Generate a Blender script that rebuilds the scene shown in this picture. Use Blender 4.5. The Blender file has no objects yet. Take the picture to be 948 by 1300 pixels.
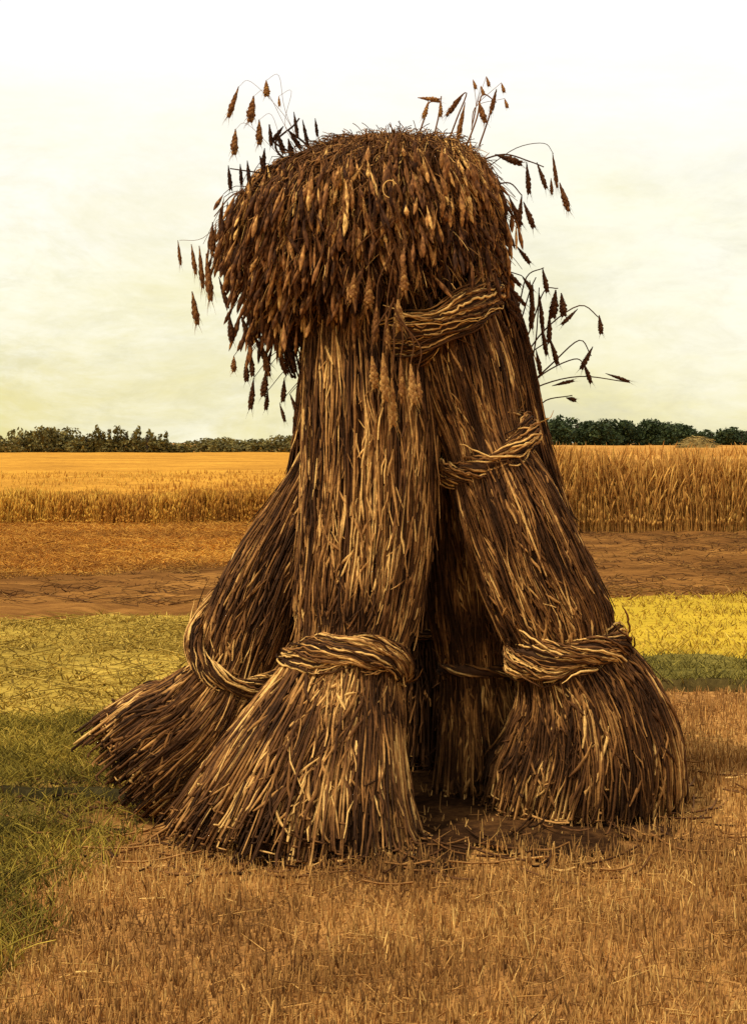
import bpy, math, random
import numpy as np
rng = np.random.default_rng(7)
random.seed(7)
S = bpy.context.scene
COL = S.collection

# ---------------------------------------------------------------- camera model (level camera with vertical shift)
F, CX, HY, CH = 1786.0, 474.0, 562.0, 1.05
def P(px, py, Y):
    return np.array([(px - CX) * Y / F, Y, CH - (py - HY) * Y / F])
def M(px, Y):            # picture length -> metres at depth Y
    return px * Y / F

# ---------------------------------------------------------------- helpers
def link(o, parent=None):
    COL.objects.link(o)
    if parent is not None: o.parent = parent
    return o
def tag(o, label=None, cat=None, group=None, kind=None):
    if label: o['label'] = label
    if cat: o['category'] = cat
    if group: o['group'] = group
    if kind: o['kind'] = kind
    return o
def empty(name, loc, rz=0.0):
    o = bpy.data.objects.new(name, None); o.empty_display_size = .1
    o.location = loc; o.rotation_euler = (0, 0, rz)
    COL.objects.link(o)
    return o
def make_mesh(name, V, Q, C=None, T=None, smooth=True):
    """V (n,3), Q quads (m,4), T tris, C colours per vertex (n,3)"""
    me = bpy.data.meshes.new(name)
    V = np.asarray(V, np.float32)
    loops, starts, totals, pos = [], [], [], 0
    if Q is not None and len(Q):
        Q = np.asarray(Q, np.int32); loops.append(Q.ravel())
        starts.append(np.arange(len(Q)) * 4); totals.append(np.full(len(Q), 4)); pos = len(Q) * 4
    if T is not None and len(T):
        T = np.asarray(T, np.int32); loops.append(T.ravel())
        starts.append(pos + np.arange(len(T)) * 3); totals.append(np.full(len(T), 3))
    loops = np.concatenate(loops); starts = np.concatenate(starts); totals = np.concatenate(totals)
    me.vertices.add(len(V)); me.vertices.foreach_set('co', V.ravel())
    me.loops.add(len(loops)); me.loops.foreach_set('vertex_index', loops.astype(np.int32))
    me.polygons.add(len(starts)); me.polygons.foreach_set('loop_start', starts.astype(np.int32))
    me.polygons.foreach_set('loop_total', totals.astype(np.int32))
    if smooth: me.polygons.foreach_set('use_smooth', np.ones(len(starts), bool))
    me.update(calc_edges=True)
    if C is not None:
        a = me.attributes.new('Col', 'FLOAT_COLOR', 'POINT')
        cc = np.ones((len(V), 4), np.float32); cc[:, :3] = C
        a.data.foreach_set('color', cc.ravel())
    return me
class Buf:
    def __init__(s): s.V, s.Q, s.C, s.n = [], [], [], 0
    def add(s, V, Q, C):
        s.V.append(V); s.Q.append(Q + s.n); s.C.append(C); s.n += len(V)
    def obj(s, name, mat, parent=None, origin=None, smooth=True):
        V = np.concatenate(s.V)
        if origin is not None: V = V - np.asarray(origin)
        me = make_mesh(name, V, np.concatenate(s.Q), np.concatenate(s.C), smooth=smooth)
        me.materials.append(mat)
        return link(bpy.data.objects.new(name, me), parent)
def tubes(Pth, R, Cc, sides=3, buf=None):
    """Pth (N,K,3), R (N,K), Cc (N,3) or (N,K,3)"""
    N, K, _ = Pth.shape
    T = np.gradient(Pth, axis=1); T /= np.linalg.norm(T, axis=2, keepdims=True) + 1e-9
    ref = rng.normal(size=(N, 1, 3)); ref = np.repeat(ref, K, 1)
    A = np.cross(T, ref); A /= np.linalg.norm(A, axis=2, keepdims=True) + 1e-9
    B = np.cross(T, A)
    ph = np.arange(sides) * 2 * np.pi / sides
    V = Pth[:, :, None, :] + R[:, :, None, None] * (np.cos(ph)[None, None, :, None] * A[:, :, None, :] + np.sin(ph)[None, None, :, None] * B[:, :, None, :])
    if Cc.ndim == 2: Cc = np.repeat(Cc[:, None, :], K, 1)
    C = np.repeat(Cc[:, :, None, :], sides, 2).reshape(-1, 3)
    idx = np.arange(N * K * sides).reshape(N, K, sides)
    a = idx[:, :-1, :]; b = idx[:, 1:, :]
    Q = np.stack([a, np.roll(a, -1, 2), np.roll(b, -1, 2), b], -1).reshape(-1, 4)
    if buf is not None: buf.add(V.reshape(-1, 3), Q, C)
    return V.reshape(-1, 3), Q, C
def pal(t, stops):
    """palette: t (any shape) 0..1 -> colour"""
    xs = [s[0] for s in stops]
    return np.stack([np.interp(t, xs, [s[1][k] for s in stops]) for k in range(3)], -1)
def catmull(K, n):
    K = np.asarray(K, float); out = []
    E = np.vstack([2 * K[0] - K[1], K, 2 * K[-1] - K[-2]])
    m = len(K) - 1
    for u in np.linspace(0, m, n):
        i = min(int(u), m - 1); t = u - i
        p0, p1, p2, p3 = E[i], E[i + 1], E[i + 2], E[i + 3]
        out.append(.5 * ((2 * p1) + (-p0 + p2) * t + (2 * p0 - 5 * p1 + 4 * p2 - p3) * t * t + (-p0 + 3 * p1 - 3 * p2 + p3) * t ** 3))
    return np.array(out)
_G = {}
def smooth_noise(x, y, s, seed=0):
    if seed not in _G: _G[seed] = np.random.default_rng(seed).random((64, 64))
    g = _G[seed]
    u = np.asarray(x) / s; v = np.asarray(y) / s
    i = np.floor(u).astype(int); j = np.floor(v).astype(int); fu = u - i; fv = v - j
    fu = fu * fu * (3 - 2 * fu); fv = fv * fv * (3 - 2 * fv)
    G = lambda a, b: g[a % 64, b % 64]
    return (G(i, j) * (1 - fu) + G(i + 1, j) * fu) * (1 - fv) + (G(i, j + 1) * (1 - fu) + G(i + 1, j + 1) * fu) * fv

# ---------------------------------------------------------------- materials
def new_mat(name, rough=.75, spec=.25):
    m = bpy.data.materials.new(name); m.use_nodes = True
    b = m.node_tree.nodes['Principled BSDF']
    b.inputs['Roughness'].default_value = rough
    b.inputs['Specular IOR Level'].default_value = spec
    return m, m.node_tree, b
def attr_mat(name, nscale=(60, 60, 12), amount=.45, rough=.7, spec=.3, transl=0.0, bump=.0):
    m, nt, b = new_mat(name, rough, spec)
    N, L = nt.nodes, nt.links
    at = N.new('ShaderNodeAttribute'); at.attribute_name = 'Col'
    tc = N.new('ShaderNodeTexCoord'); mp = N.new('ShaderNodeMapping'); mp.inputs['Scale'].default_value = nscale
    nz = N.new('ShaderNodeTexNoise'); nz.inputs['Scale'].default_value = 1; nz.inputs['Detail'].default_value = 4; nz.inputs['Roughness'].default_value = .7
    L.new(tc.outputs['Object'], mp.inputs[0]); L.new(mp.outputs[0], nz.inputs[0])
    mr = N.new('ShaderNodeMapRange'); mr.inputs[1].default_value = .3; mr.inputs[2].default_value = .7
    mr.inputs[3].default_value = 1 - amount; mr.inputs[4].default_value = 1 + amount
    L.new(nz.outputs[0], mr.inputs[0])
    mx = N.new('ShaderNodeVectorMath'); mx.operation = 'SCALE'
    L.new(at.outputs['Color'], mx.inputs[0]); L.new(mr.outputs[0], mx.inputs['Scale'])
    L.new(mx.outputs[0], b.inputs['Base Color'])
    if bump:
        bp = N.new('ShaderNodeBump'); bp.inputs['Strength'].default_value = bump; bp.inputs['Distance'].default_value = .004
        L.new(nz.outputs[0], bp.inputs['Height']); L.new(bp.outputs[0], b.inputs['Normal'])
    if transl:
        t = N.new('ShaderNodeBsdfTranslucent'); L.new(mx.outputs[0], t.inputs[0])
        ms = N.new('ShaderNodeMixShader'); ms.inputs[0].default_value = transl
        L.new(b.outputs[0], ms.inputs[1]); L.new(t.outputs[0], ms.inputs[2]); L.new(ms.outputs[0], N['Material Output'].inputs[0])
    return m
def ground_mat(name, cols, s1=(.35, 1.4, 1), s2=(6, 40, 6), bumpd=.02, rough=.95, xgrad=None):
    """two-scale noise mixing three colours: cols = [dark, mid, light]; xgrad=(x0,x1,colour) blends another crop colour along X"""
    m, nt, b = new_mat(name, rough, .0)
    N, L = nt.nodes, nt.links
    g = N.new('ShaderNodeNewGeometry')
    def noise(sc, detail, rough_, dist=0.0):
        mp = N.new('ShaderNodeMapping'); mp.inputs['Scale'].default_value = sc
        L.new(g.outputs['Position'], mp.inputs[0])
        nz = N.new('ShaderNodeTexNoise'); nz.inputs['Scale'].default_value = 1; nz.inputs['Detail'].default_value = detail
        nz.inputs['Roughness'].default_value = rough_; nz.inputs['Distortion'].default_value = dist
        L.new(mp.outputs[0], nz.inputs[0]); return nz.outputs[0]
    a = noise(s1, 3, .5, .4); c = noise(s2, 6, .75, .3)
    f = N.new('ShaderNodeMath'); f.operation = 'MULTIPLY_ADD'; L.new(a, f.inputs[0]); f.inputs[1].default_value = .9
    h = N.new('ShaderNodeMath'); h.operation = 'MULTIPLY_ADD'; L.new(c, h.inputs[0]); h.inputs[1].default_value = 1.1; h.inputs[2].default_value = -.5
    L.new(h.outputs[0], f.inputs[2])
    r = N.new('ShaderNodeValToRGB'); L.new(f.outputs[0], r.inputs[0])
    e = r.color_ramp.elements
    e[0].position = .22; e[0].color = (*cols[0], 1); e[1].position = .78; e[1].color = (*cols[2], 1)
    k = e.new(.5); k.color = (*cols[1], 1)
    out = r.outputs[0]
    if xgrad:
        sx = N.new('ShaderNodeSeparateXYZ'); L.new(g.outputs['Position'], sx.inputs[0])
        ad = N.new('ShaderNodeMath'); ad.operation = 'MULTIPLY_ADD'; L.new(a, ad.inputs[0]); ad.inputs[1].default_value = (xgrad[1] - xgrad[0]) * .8
        L.new(sx.outputs[0], ad.inputs[2])
        mr = N.new('ShaderNodeMapRange'); mr.interpolation_type = 'SMOOTHSTEP'
        mr.inputs[1].default_value = xgrad[0]; mr.inputs[2].default_value = xgrad[1] ; L.new(ad.outputs[0], mr.inputs[0])
        mx = N.new('ShaderNodeMix'); mx.data_type = 'RGBA'; mx.blend_type = 'MIX'
        L.new(mr.outputs[0], mx.inputs['Factor']); L.new(out, mx.inputs['A'])
        r2 = N.new('ShaderNodeValToRGB'); L.new(f.outputs[0], r2.inputs[0]); e2 = r2.color_ramp.elements
        e2[0].position = .22; e2[0].color = (*[v * .55 for v in xgrad[2]], 1); e2[1].position = .78; e2[1].color = (*xgrad[2], 1)
        L.new(r2.outputs[0], mx.inputs['B']); out = mx.outputs['Result']
    L.new(out, b.inputs['Base Color'])
    bp = N.new('ShaderNodeBump'); bp.inputs['Strength'].default_value = .7; bp.inputs['Distance'].default_value = bumpd
    L.new(c, bp.inputs['Height']); L.new(bp.outputs[0], b.inputs['Normal'])
    return m

STRAW = attr_mat('straw', (70, 70, 70), .35, .8, .10, bump=.6)
EARM = attr_mat('ear', (130, 130, 70), .5, .8, .10, bump=.8)
BLADE = attr_mat('blade', (25, 25, 25), .3, .85, .08, transl=.25)
LEAF = attr_mat('leaf', (1.2, 1.2, 1.2), .45, .7, .2, transl=.15)
WOOD = attr_mat('bark', (8, 8, 2), .4, .9, .1, bump=.6)

PAL_STRAW = [(0, (.032, .013, .004)), (.35, (.100, .040, .012)), (.6, (.22, .094, .024)), (.82, (.44, .215, .058)), (1, (.70, .41, .12))]
PAL_EAR = [(0, (.030, .012, .005)), (.3, (.10, .038, .012)), (.58, (.28, .115, .032)), (.82, (.56, .28, .075)), (1, (.80, .48, .14))]

# ---------------------------------------------------------------- ground and fields
def sheet(name, xs, y0f, y1f, z, mat, ny=24, amp=.0, s=.5, seed=1, kind='structure', ramp=.12):
    xs = np.asarray(xs, float); y0 = np.array([y0f(x) for x in xs]); y1 = np.array([y1f(x) for x in xs])
    t = np.linspace(0, 1, ny)
    X = np.repeat(xs[:, None], ny, 1); Y = y0[:, None] + (y1 - y0)[:, None] * t[None]
    edge = np.minimum(1, np.minimum(t, 1 - t) / ramp)[None]
    Z = z + amp * edge * smooth_noise(X, Y * 2.2, s, seed) + amp * .5 * edge * smooth_noise(X, Y, s * .3, seed + 1)
    Z[:, 0] = -.01                      # the near edge runs down into the soil
    V = np.stack([X, Y, Z], -1).reshape(-1, 3)
    I = np.arange(len(xs) * ny).reshape(len(xs), ny)
    Q = np.stack([I[:-1, :-1], I[1:, :-1], I[1:, 1:], I[:-1, 1:]], -1).reshape(-1, 4)
    me = make_mesh(name, V, Q); me.materials.append(mat)
    o = link(bpy.data.objects.new(name, me)); tag(o, kind=kind); return o
def lerpf(pts, wob=.0, sc=1.0, seed=3):
    xs = [p[0] for p in pts]; ys = [p[1] for p in pts]
    return lambda x: np.interp(x, xs, ys) + wob * (smooth_noise(x, 0, sc, seed) - .5) + wob * .5 * (smooth_noise(x, 9, sc * .2, seed) - .5)

soil = ground_mat('soil_ochre', [(.14, .064, .022), (.38, .180, .050), (.60, .32, .085)], (1.2, .8, 1), (38, 14, 20), .012)
e = 3000.0
me = make_mesh('ground', [(-e, -60, 0), (e, -60, 0), (e, e, 0), (-e, e, 0)], [(0, 1, 2, 3)]); me.materials.append(soil)
ground = link(bpy.data.objects.new('ground', me)); tag(ground, kind='structure')

XS = np.unique(np.concatenate([np.linspace(-45, 45, 120), np.linspace(-7, 7, 400)]))
far_f = lerpf([(-45, 10.9), (-3, 10.9), (-1, 10.7), (1.5, 15.7), (3, 15.9), (45, 17)], 1.1, 1.2, 4)
m1 = ground_mat('field_ochre', [(.22, .085, .018), (.46, .19, .028), (.72, .34, .045)], (.25, .5, 1), (1.5, 9, 3), .03, xgrad=(-1, 0.2, (.36, .18, .06)))
far_field = sheet('stubble_field', XS, far_f, lambda x: 60.0, .004, m1, 40, .02, 1.5, 5)
m2 = ground_mat('plough_brown', [(.075, .032, .010), (.20, .086, .022), (.38, .175, .040)], (.5, .7, 1), (2, 16, 6), .05)
pl0 = lerpf([(-45, 8.1), (-2.5, 8.2), (-1, 8.4), (1.6, 9.4), (3, 9.75), (45, 11)], .6, .8, 6)
plough = sheet('ploughed_field', XS, pl0, lambda x: far_f(x) + .12, .009, m2, 60, .06, .35, 7, ramp=.06)
m3 = ground_mat('strip_olive', [(.16, .105, .022), (.36, .235, .038), (.60, .40, .07)], (.6, 1.1, 1), (2.5, 18, 6), .03, xgrad=(.2, 1.8, (.62, .41, .038)))
ye0 = lerpf([(-45, 5.0), (-2, 5.05), (-1, 5.1), (1.2, 5.9), (2, 5.85), (45, 6.5)], .22, .5, 8)
yel = sheet('mustard_strip', XS, ye0, lambda x: pl0(x) + .08, .014, m3, 40, .014, .4, 9)
# olive edge and the shallow furrow in front of it
m4 = ground_mat('olive_turf', [(.06, .050, .012), (.16, .125, .028), (.28, .21, .045)], (1, 2, 1), (8, 22, 8), .02)
verge = sheet('verge', XS[(XS > .6)], ye0, lambda x: ye0(x) + .55 + .2 * smooth_noise(x, 3, .5, 44), .036, m4, 14, .02, .3, 10)
m5 = ground_mat('dark_furrow', [(.012, .009, .004), (.026, .020, .008), (.06, .045, .016)], (2, 3, 1), (14, 30, 8), .02)  # near-black earth colour of the left furrow
m5b = ground_mat('brown_furrow', [(.03, .020, .008), (.08, .055, .016), (.16, .11, .03)], (2, 3, 1), (14, 30, 8), .02)  # lighter brown earth colour of the right furrow
fur = sheet('furrow', XS[(XS > .5)], lambda x: ye0(x) - .045 - .05 * smooth_noise(x, 2, .2, 45), lambda x: ye0(x) + .03, .042, m5b, 8, .006, .3, 11)
m6 = ground_mat('grass_soil', [(.04, .036, .008), (.13, .11, .02), (.27, .21, .035)], (1.8, 1.8, 1), (20, 20, 20), .02, xgrad=(-1.0, -.35, (.44, .20, .055)))
gx = np.linspace(-9, -.55, 130)
gr0 = lerpf([(-9, 1.2), (-1.5, 2.0), (-1.0, 2.3), (-.8, 2.6), (-.68, 3.1), (-.55, 3.6)], .5, .4, 12)
turf = sheet('meadow', gx, gr0, lambda x: min(ye0(x) + .1, 5.6) - .75 * max(0, (x + 1.0) / .45) ** 1.0, .008, m6, 40, .02, .3, 13)
fur2 = sheet('furrow', np.linspace(-6, -.62, 90), lambda x: 4.03 + .09 * smooth_noise(x, 1, .12, 50) - .3 * max(0, x + .9), lambda x: 4.10 + .14 * smooth_noise(x, 5, .13, 51) - .05 * smooth_noise(x, 8, .05, 53) - .3 * max(0, x + .9), .034, m5, 6, .008, .2, 52)

m7 = ground_mat('painted_shade_earth', [(.014, .007, .003), (.042, .019, .008), (.13, .058, .018)], (3, 3, 1), (26, 26, 8), .02)  # dark soil, also painting in the shade under the stook
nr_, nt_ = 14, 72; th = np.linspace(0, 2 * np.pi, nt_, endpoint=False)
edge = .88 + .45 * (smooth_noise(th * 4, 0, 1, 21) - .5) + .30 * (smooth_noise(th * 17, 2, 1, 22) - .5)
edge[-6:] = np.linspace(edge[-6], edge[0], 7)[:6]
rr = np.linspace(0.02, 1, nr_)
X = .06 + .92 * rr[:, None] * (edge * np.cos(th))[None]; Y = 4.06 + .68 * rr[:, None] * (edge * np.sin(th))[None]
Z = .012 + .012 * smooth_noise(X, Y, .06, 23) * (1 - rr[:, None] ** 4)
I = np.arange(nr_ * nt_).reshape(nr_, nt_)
me = make_mesh('painted_shade_earth', np.stack([X, Y, Z], -1).reshape(-1, 3), np.stack([I[:-1], I[1:], np.roll(I[1:], -1, 1), np.roll(I[:-1], -1, 1)], -1).reshape(-1, 4))
me.materials.append(m7); tag(link(bpy.data.objects.new('painted_shade_earth', me)), kind='structure')

# ---------------------------------------------------------------- blades (stubble, grass)
STOOK = np.array([0.05, 4.15])
def blades(name, n, sample, h, w, colf, lean=.25, K=4, kind='stuff', bend=.3, z0=.0, leanv=(0, 0)):
    X, Y = sample(n); n = len(X)
    H = h[0] + (h[1] - h[0]) * rng.random(n) ** 1.6
    W = w[0] + (w[1] - w[0]) * rng.random(n)
    d = rng.normal(size=(n, 2)) * lean + np.array(leanv)
    t = np.linspace(0, 1, K)
    Pth = np.zeros((n, K, 3))
    Pth[:, :, 0] = X[:, None] + H[:, None] * d[:, 0:1] * (t + bend * t * t)
    Pth[:, :, 1] = Y[:, None] + H[:, None] * d[:, 1:2] * (t + bend * t * t)
    Pth[:, :, 2] = z0 + H[:, None] * t * (1 - .25 * bend * t)
    R = W[:, None] * (1 - .6 * t)[None] * .5
    b = Buf(); tubes(Pth, R, colf(X, Y, n), 3, b)
    o = b.obj(name, BLADE); tag(o, kind=kind); return o
def uni(x0, x1, y0, y1, keep=None):
    def f(n):
        X = rng.uniform(x0, x1, n); Y = rng.uniform(y0, y1, n)
        if keep is not None:
            k = rng.random(n) < keep(X, Y); X, Y = X[k], Y[k]
        return X, Y
    return f
def wedge(y0, y1, spread, keep=None, p=1.0):
    """denser near the camera"""
    def f(n):
        Y = y0 + (y1 - y0) * rng.random(n) ** p; X = rng.uniform(-1, 1, n) * (spread * Y + .5)
        if keep is not None:
            k = rng.random(n) < keep(X, Y); X, Y = X[k], Y[k]
        return X, Y
    return f
gr0v, ye0v, pl0v = gr0, ye0, pl0
def stook_d(X, Y): return np.hypot((X - STOOK[0]) / .95, (Y - STOOK[1]) / .72)
def green_mask(X, Y):   # how grassy the ground is
    a = np.clip((-X - .55 + .35 * (smooth_noise(X, Y, .35, 60) - .5)) / .25, 0, 1) * np.clip((Y - gr0v(X) + .45) / .5, 0, 1)
    return a
def stub_keep(X, Y):
    d = stook_d(X, Y)
    k = np.clip((d - .76 - .30 * (smooth_noise(X, Y, .18, 66) - .5)) / .35, .06, 1) * (1 - .75 * green_mask(X, Y)) * np.where(Y < ye0v(X) - .15, 1, 0)
    return k * (.5 + .5 * smooth_noise(X * 1.0, Y, .22, 61))
PAL_STUB = [(0, (.17, .076, .024)), (.4, (.38, .185, .050)), (.75, (.62, .33, .088)), (1, (.84, .54, .16))]
def stub_col(X, Y, n):
    t = np.clip(.5 * smooth_noise(X, Y, .3, 62) + rng.normal(.27, .22, n), 0, 1)
    c = pal(t, PAL_STUB)
    g = np.clip((-X - .55) / .8, 0, 1)[:, None] * rng.random((n, 1))
    return c * (1 - g) + g * c * np.array([.8, 1.25, .7])
blades('stubble', 120000, wedge(2.2, 6.0, .30, stub_keep, 1.25), (.008, .038), (.0022, .0058), stub_col, .16, K=3, z0=.014)
blades('stubble', 18000, wedge(2.25, 5.6, .30, lambda X, Y: stub_keep(X, Y) * np.clip(2.4 * smooth_noise(X, Y, .11, 67) - .6, 0, 1)), (.035, .085), (.003, .007), lambda X, Y, n: stub_col(X, Y, n) * 1.08, .08)
blades('chaff', 9000, wedge(2.25, 5.8, .30, lambda X, Y: stub_keep(X, Y)), (.006, .016), (.002, .0045), stub_col, 3.0, K=3, bend=0, z0=.024)
PAL_GR = [(0, (.055, .042, .010)), (.4, (.21, .155, .024)), (.75, (.48, .34, .045)), (1, (.74, .50, .09))]
def gr_col(X, Y, n): return pal(np.clip(.55 * smooth_noise(X, Y, .25, 63) + rng.normal(.2, .2, n), 0, 1), PAL_GR)
def fur_gap(X, Y): return np.where((Y > 3.78 - .3 * np.maximum(0, X + .9)) & (Y < 4.19 - .3 * np.maximum(0, X + .9)), .30, 1.)
blades('grass', 130000, uni(-3.2, -.40, 1.9, 5.3, lambda X, Y: green_mask(X, Y) * fur_gap(X, Y) * np.where(Y < ye0v(X) + .15, 1, 0)), (.012, .065), (.0022, .0055), gr_col, .35, bend=.8, z0=.02)
def yel_col(X, Y, n):
    r = np.clip((X - .2) / 1.2, 0, 1)[:, None]
    t = np.clip(rng.normal(.5, .25, n), 0, 1)
    return pal(t, [(0, (.16, .10, .02)), (.5, (.40, .26, .04)), (1, (.78, .54, .11))]) * (1 - r) + r * pal(t, [(0, (.27, .16, .02)), (.5, (.56, .365, .04)), (1, (.80, .57, .09))])
def yk(X, Y): return np.where((Y > ye0v(X) + .05 + .5 * (X > .6)) & (Y < pl0v(X) - .05), .3 + .7 * smooth_noise(X * .4, Y * 3, .5, 64), 0)
blades('mustard_plants', 60000, wedge(4.9, 10.6, .36, yk), (.015, .05), (.006, .014), yel_col, .5, K=3, z0=.012)
blades('cut_straw', 9000, wedge(4.9, 9, .33, lambda X, Y: yk(X, Y) * (X < 0)), (.02, .05), (.004, .009), lambda X, Y, n: yel_col(X, Y, n), np.array([4.5, .5]), bend=0, K=3, z0=.02)
blades('verge_grass', 70000, wedge(5.3, 7.2, .40, lambda X, Y: np.where((X > .6) & (Y > ye0v(X) - .13 + .16 * rng.random(len(X)) ** .5) & (Y < ye0v(X) + .62), 1, 0)), (.012, .05), (.003, .007),
       lambda X, Y, n: pal(rng.random(n), [(0, (.05, .04, .01)), (.6, (.20, .16, .03)), (1, (.42, .32, .055))]), .5, z0=.035)
def mid_col(X, Y, n):
    r = np.clip((X + .8) / 1.2, 0, 1)[:, None]; q = np.clip((Y - far_f(X) + .4) / 1.0, 0, 1)[:, None]
    t = np.clip(.5 * smooth_noise(X * .5, Y * 2, .8, 68) + rng.normal(.25, .2, n), 0, 1)
    lt = pal(t, [(0, (.24, .10, .02)), (.5, (.50, .22, .035)), (1, (.80, .44, .07))]); rt = pal(t, [(0, (.14, .06, .02)), (.5, (.36, .165, .045)), (1, (.62, .34, .09))])
    pl = pal(t, [(0, (.11, .048, .016)), (.5, (.18, .080, .024)), (1, (.42, .22, .05))])
    c = lt * (1 - r) + rt * r; return c * q + pl * (1 - q)
blades('field_stubble', 60000, wedge(9.2, 18.2, .36, lambda X, Y: np.where(Y > pl0v(X) - .3, .25 + .75 * np.clip((Y - far_f(X) + .5), 0, 1), 0), .9), (.015, .07), (.008, .02), mid_col, .8, K=3, z0=.02)
blades('field_straw', 14000, wedge(8.6, 17.5, .36, lambda X, Y: np.where(Y > pl0v(X) - .15, .3 + .7 * smooth_noise(X * .3, Y * 3, .6, 69), 0)), (.015, .04), (.004, .010), mid_col, np.array([5., .5]), K=3, bend=0, z0=.05)
# loose straw lying about the foot of the sheaves
n = 380
th = rng.uniform(0, 2 * np.pi, n); rr = rng.uniform(.6, 1.2, n)
X = STOOK[0] + .95 * rr * np.cos(th); Y = STOOK[1] + .72 * rr * np.sin(th) - .05
ang = rng.uniform(0, np.pi, n); Ln = rng.uniform(.05, .22, n); t = np.linspace(-.5, .5, 4)
Pth = np.zeros((n, 4, 3)); Pth[:, :, 0] = X[:, None] + Ln[:, None] * np.cos(ang)[:, None] * t; Pth[:, :, 1] = Y[:, None] + Ln[:, None] * np.sin(ang)[:, None] * t
Pth[:, :, 2] = .012 + rng.uniform(0, .02, n)[:, None] + .02 * np.abs(t)[None]
b = Buf(); tubes(Pth, np.full((n, 4), .0032), pal(np.clip(rng.normal(.4, .25, n), 0, 1), PAL_STRAW), 3, b)
tag(b.obj('loose_straw', STRAW), kind='stuff')

# ---------------------------------------------------------------- standing corn far off
def crop(name, x0, x1, y0f, depth, h, n, palette, core_mat, far, tf, label=None, nb=0):
    def front(n, dmax, hs, p=1.):
        X = rng.uniform(x0, x1, n); Y = y0f(X) + dmax * rng.random(n) ** p - .7 * smooth_noise(X, 1, .6, 76) * (dmax < 2)
        H = h * (hs[0] + (hs[1] - hs[0]) * rng.random(n))
        H *= .86 + .24 * smooth_noise(X, Y, .45, 70); H *= np.where(dmax < 2, np.clip(.25 + (Y - y0f(X) + .7 * smooth_noise(X, 1, .6, 76)) / .45 + rng.normal(0, .3, n), .25, 1), 1)
        K = 6; t = np.array([0, .45, .76, .82, .92, 1.0])
        d = rng.normal(size=(n, 2)) * .13
        Pth = np.zeros((n, K, 3)); Pth[:, :, 0] = X[:, None] + H[:, None] * d[:, :1] * t ** 2; Pth[:, :, 1] = Y[:, None] + H[:, None] * d[:, 1:] * t ** 2
        Pth[:, :, 2] = H[:, None] * t
        R = np.array([.0035, .0035, .003, .009, .008, .001])[None] * rng.uniform(.8, 1.5, (n, 1))
        tone = np.clip(tf(X) + rng.normal(0, .16, n), 0, 1)
        c = pal(np.clip(tone[:, None] + np.array([-.06, 0, .02, .08, .1, .1])[None], 0, 1), palette)
        tubes(Pth, R, c, 3, b)
    b = Buf(); front(n, depth, (.75, 1.04)); front(nb, far, (.88, 1.04), 1.6)
    o = b.obj(name, BLADE); tag(o, kind='stuff')
    # closed mass of the crop behind the first rows
    xs = np.linspace(x0 + .15, x1 - .15, 160)
    y0 = y0f(xs) + depth * .55; ys = np.concatenate([np.linspace(0, 12, 30), [30, 60, 110]])
    zz = lambda X, Y: h * .86 + .07 * h * (smooth_noise(X, Y, .35, 71) - .5) + .1 * h * (smooth_noise(X, Y, 2.2, 72) - .5)
    X = np.repeat(xs[:, None], len(ys), 1); Y = y0[:, None] + ys[None] * (110 - 20) / 110
    top = np.stack([X, Y, zz(X, Y)], -1)
    bot = top[:, :1].copy(); bot[:, :, 2] = 0
    G = np.concatenate([bot, top], 1); ny = G.shape[1]
    I = np.arange(len(xs) * ny).reshape(len(xs), ny)
    Q = np.stack([I[:-1, :-1], I[1:, :-1], I[1:, 1:], I[:-1, 1:]], -1).reshape(-1, 4)
    V = G.reshape(-1, 3)
    # side walls
    base = len(V)
    for side in (0, -1):
        sv = G[side, 1:].copy(); lo = sv.copy(); lo[:, 2] = 0; k = len(sv); s0 = len(V)
        V = np.vstack([V, sv, lo]); j = np.arange(k - 1)
        Q = np.vstack([Q, np.stack([s0 + j, s0 + j + 1, s0 + k + j + 1, s0 + k + j], -1)])
    me = make_mesh(name, V, Q); me.materials.append(core_mat)
    m = link(bpy.data.objects.new('crop_mass', me), o)
    return o
PAL_W1 = [(0, (.37, .17, .045)), (.4, (.52, .25, .055)), (.75, (.70, .37, .08)), (1, (.84, .52, .12))]
mc1 = ground_mat('crop_right', [(.28, .12, .03), (.44, .21, .048), (.66, .34, .075)], (1.5, 1.5, 1.5), (16, 16, 2.5), .05)
crop('standing_wheat', .45, 26, lambda X: 15.9 + .02 * X, .7, .97, 22000, PAL_W1, mc1, 9, lambda X: .52 + .25 * (smooth_noise(X, 0, .25, 73) - .5), nb=9000)
PAL_W2 = [(0, (.32, .135, .025)), (.4, (.48, .215, .035)), (.7, (.64, .32, .045)), (1, (.80, .48, .075))]
mc2 = ground_mat('crop_left', [(.28, .125, .022), (.46, .215, .032), (.62, .315, .045)], (.4, .4, 1), (5, 3, 3), .05)
def comb(X): return .36 + .38 * np.clip(1.6 * smooth_noise(X, 3, .16, 75) - .6, 0, 1) + .30 * np.clip((-X - 3.0) / 1.5, 0, 1)
crop('standing_rye', -40, .30, lambda X: 17.9 + .03 * X, 1.0, .44, 44000, PAL_W2, mc2, 14, comb, nb=30000)

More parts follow.
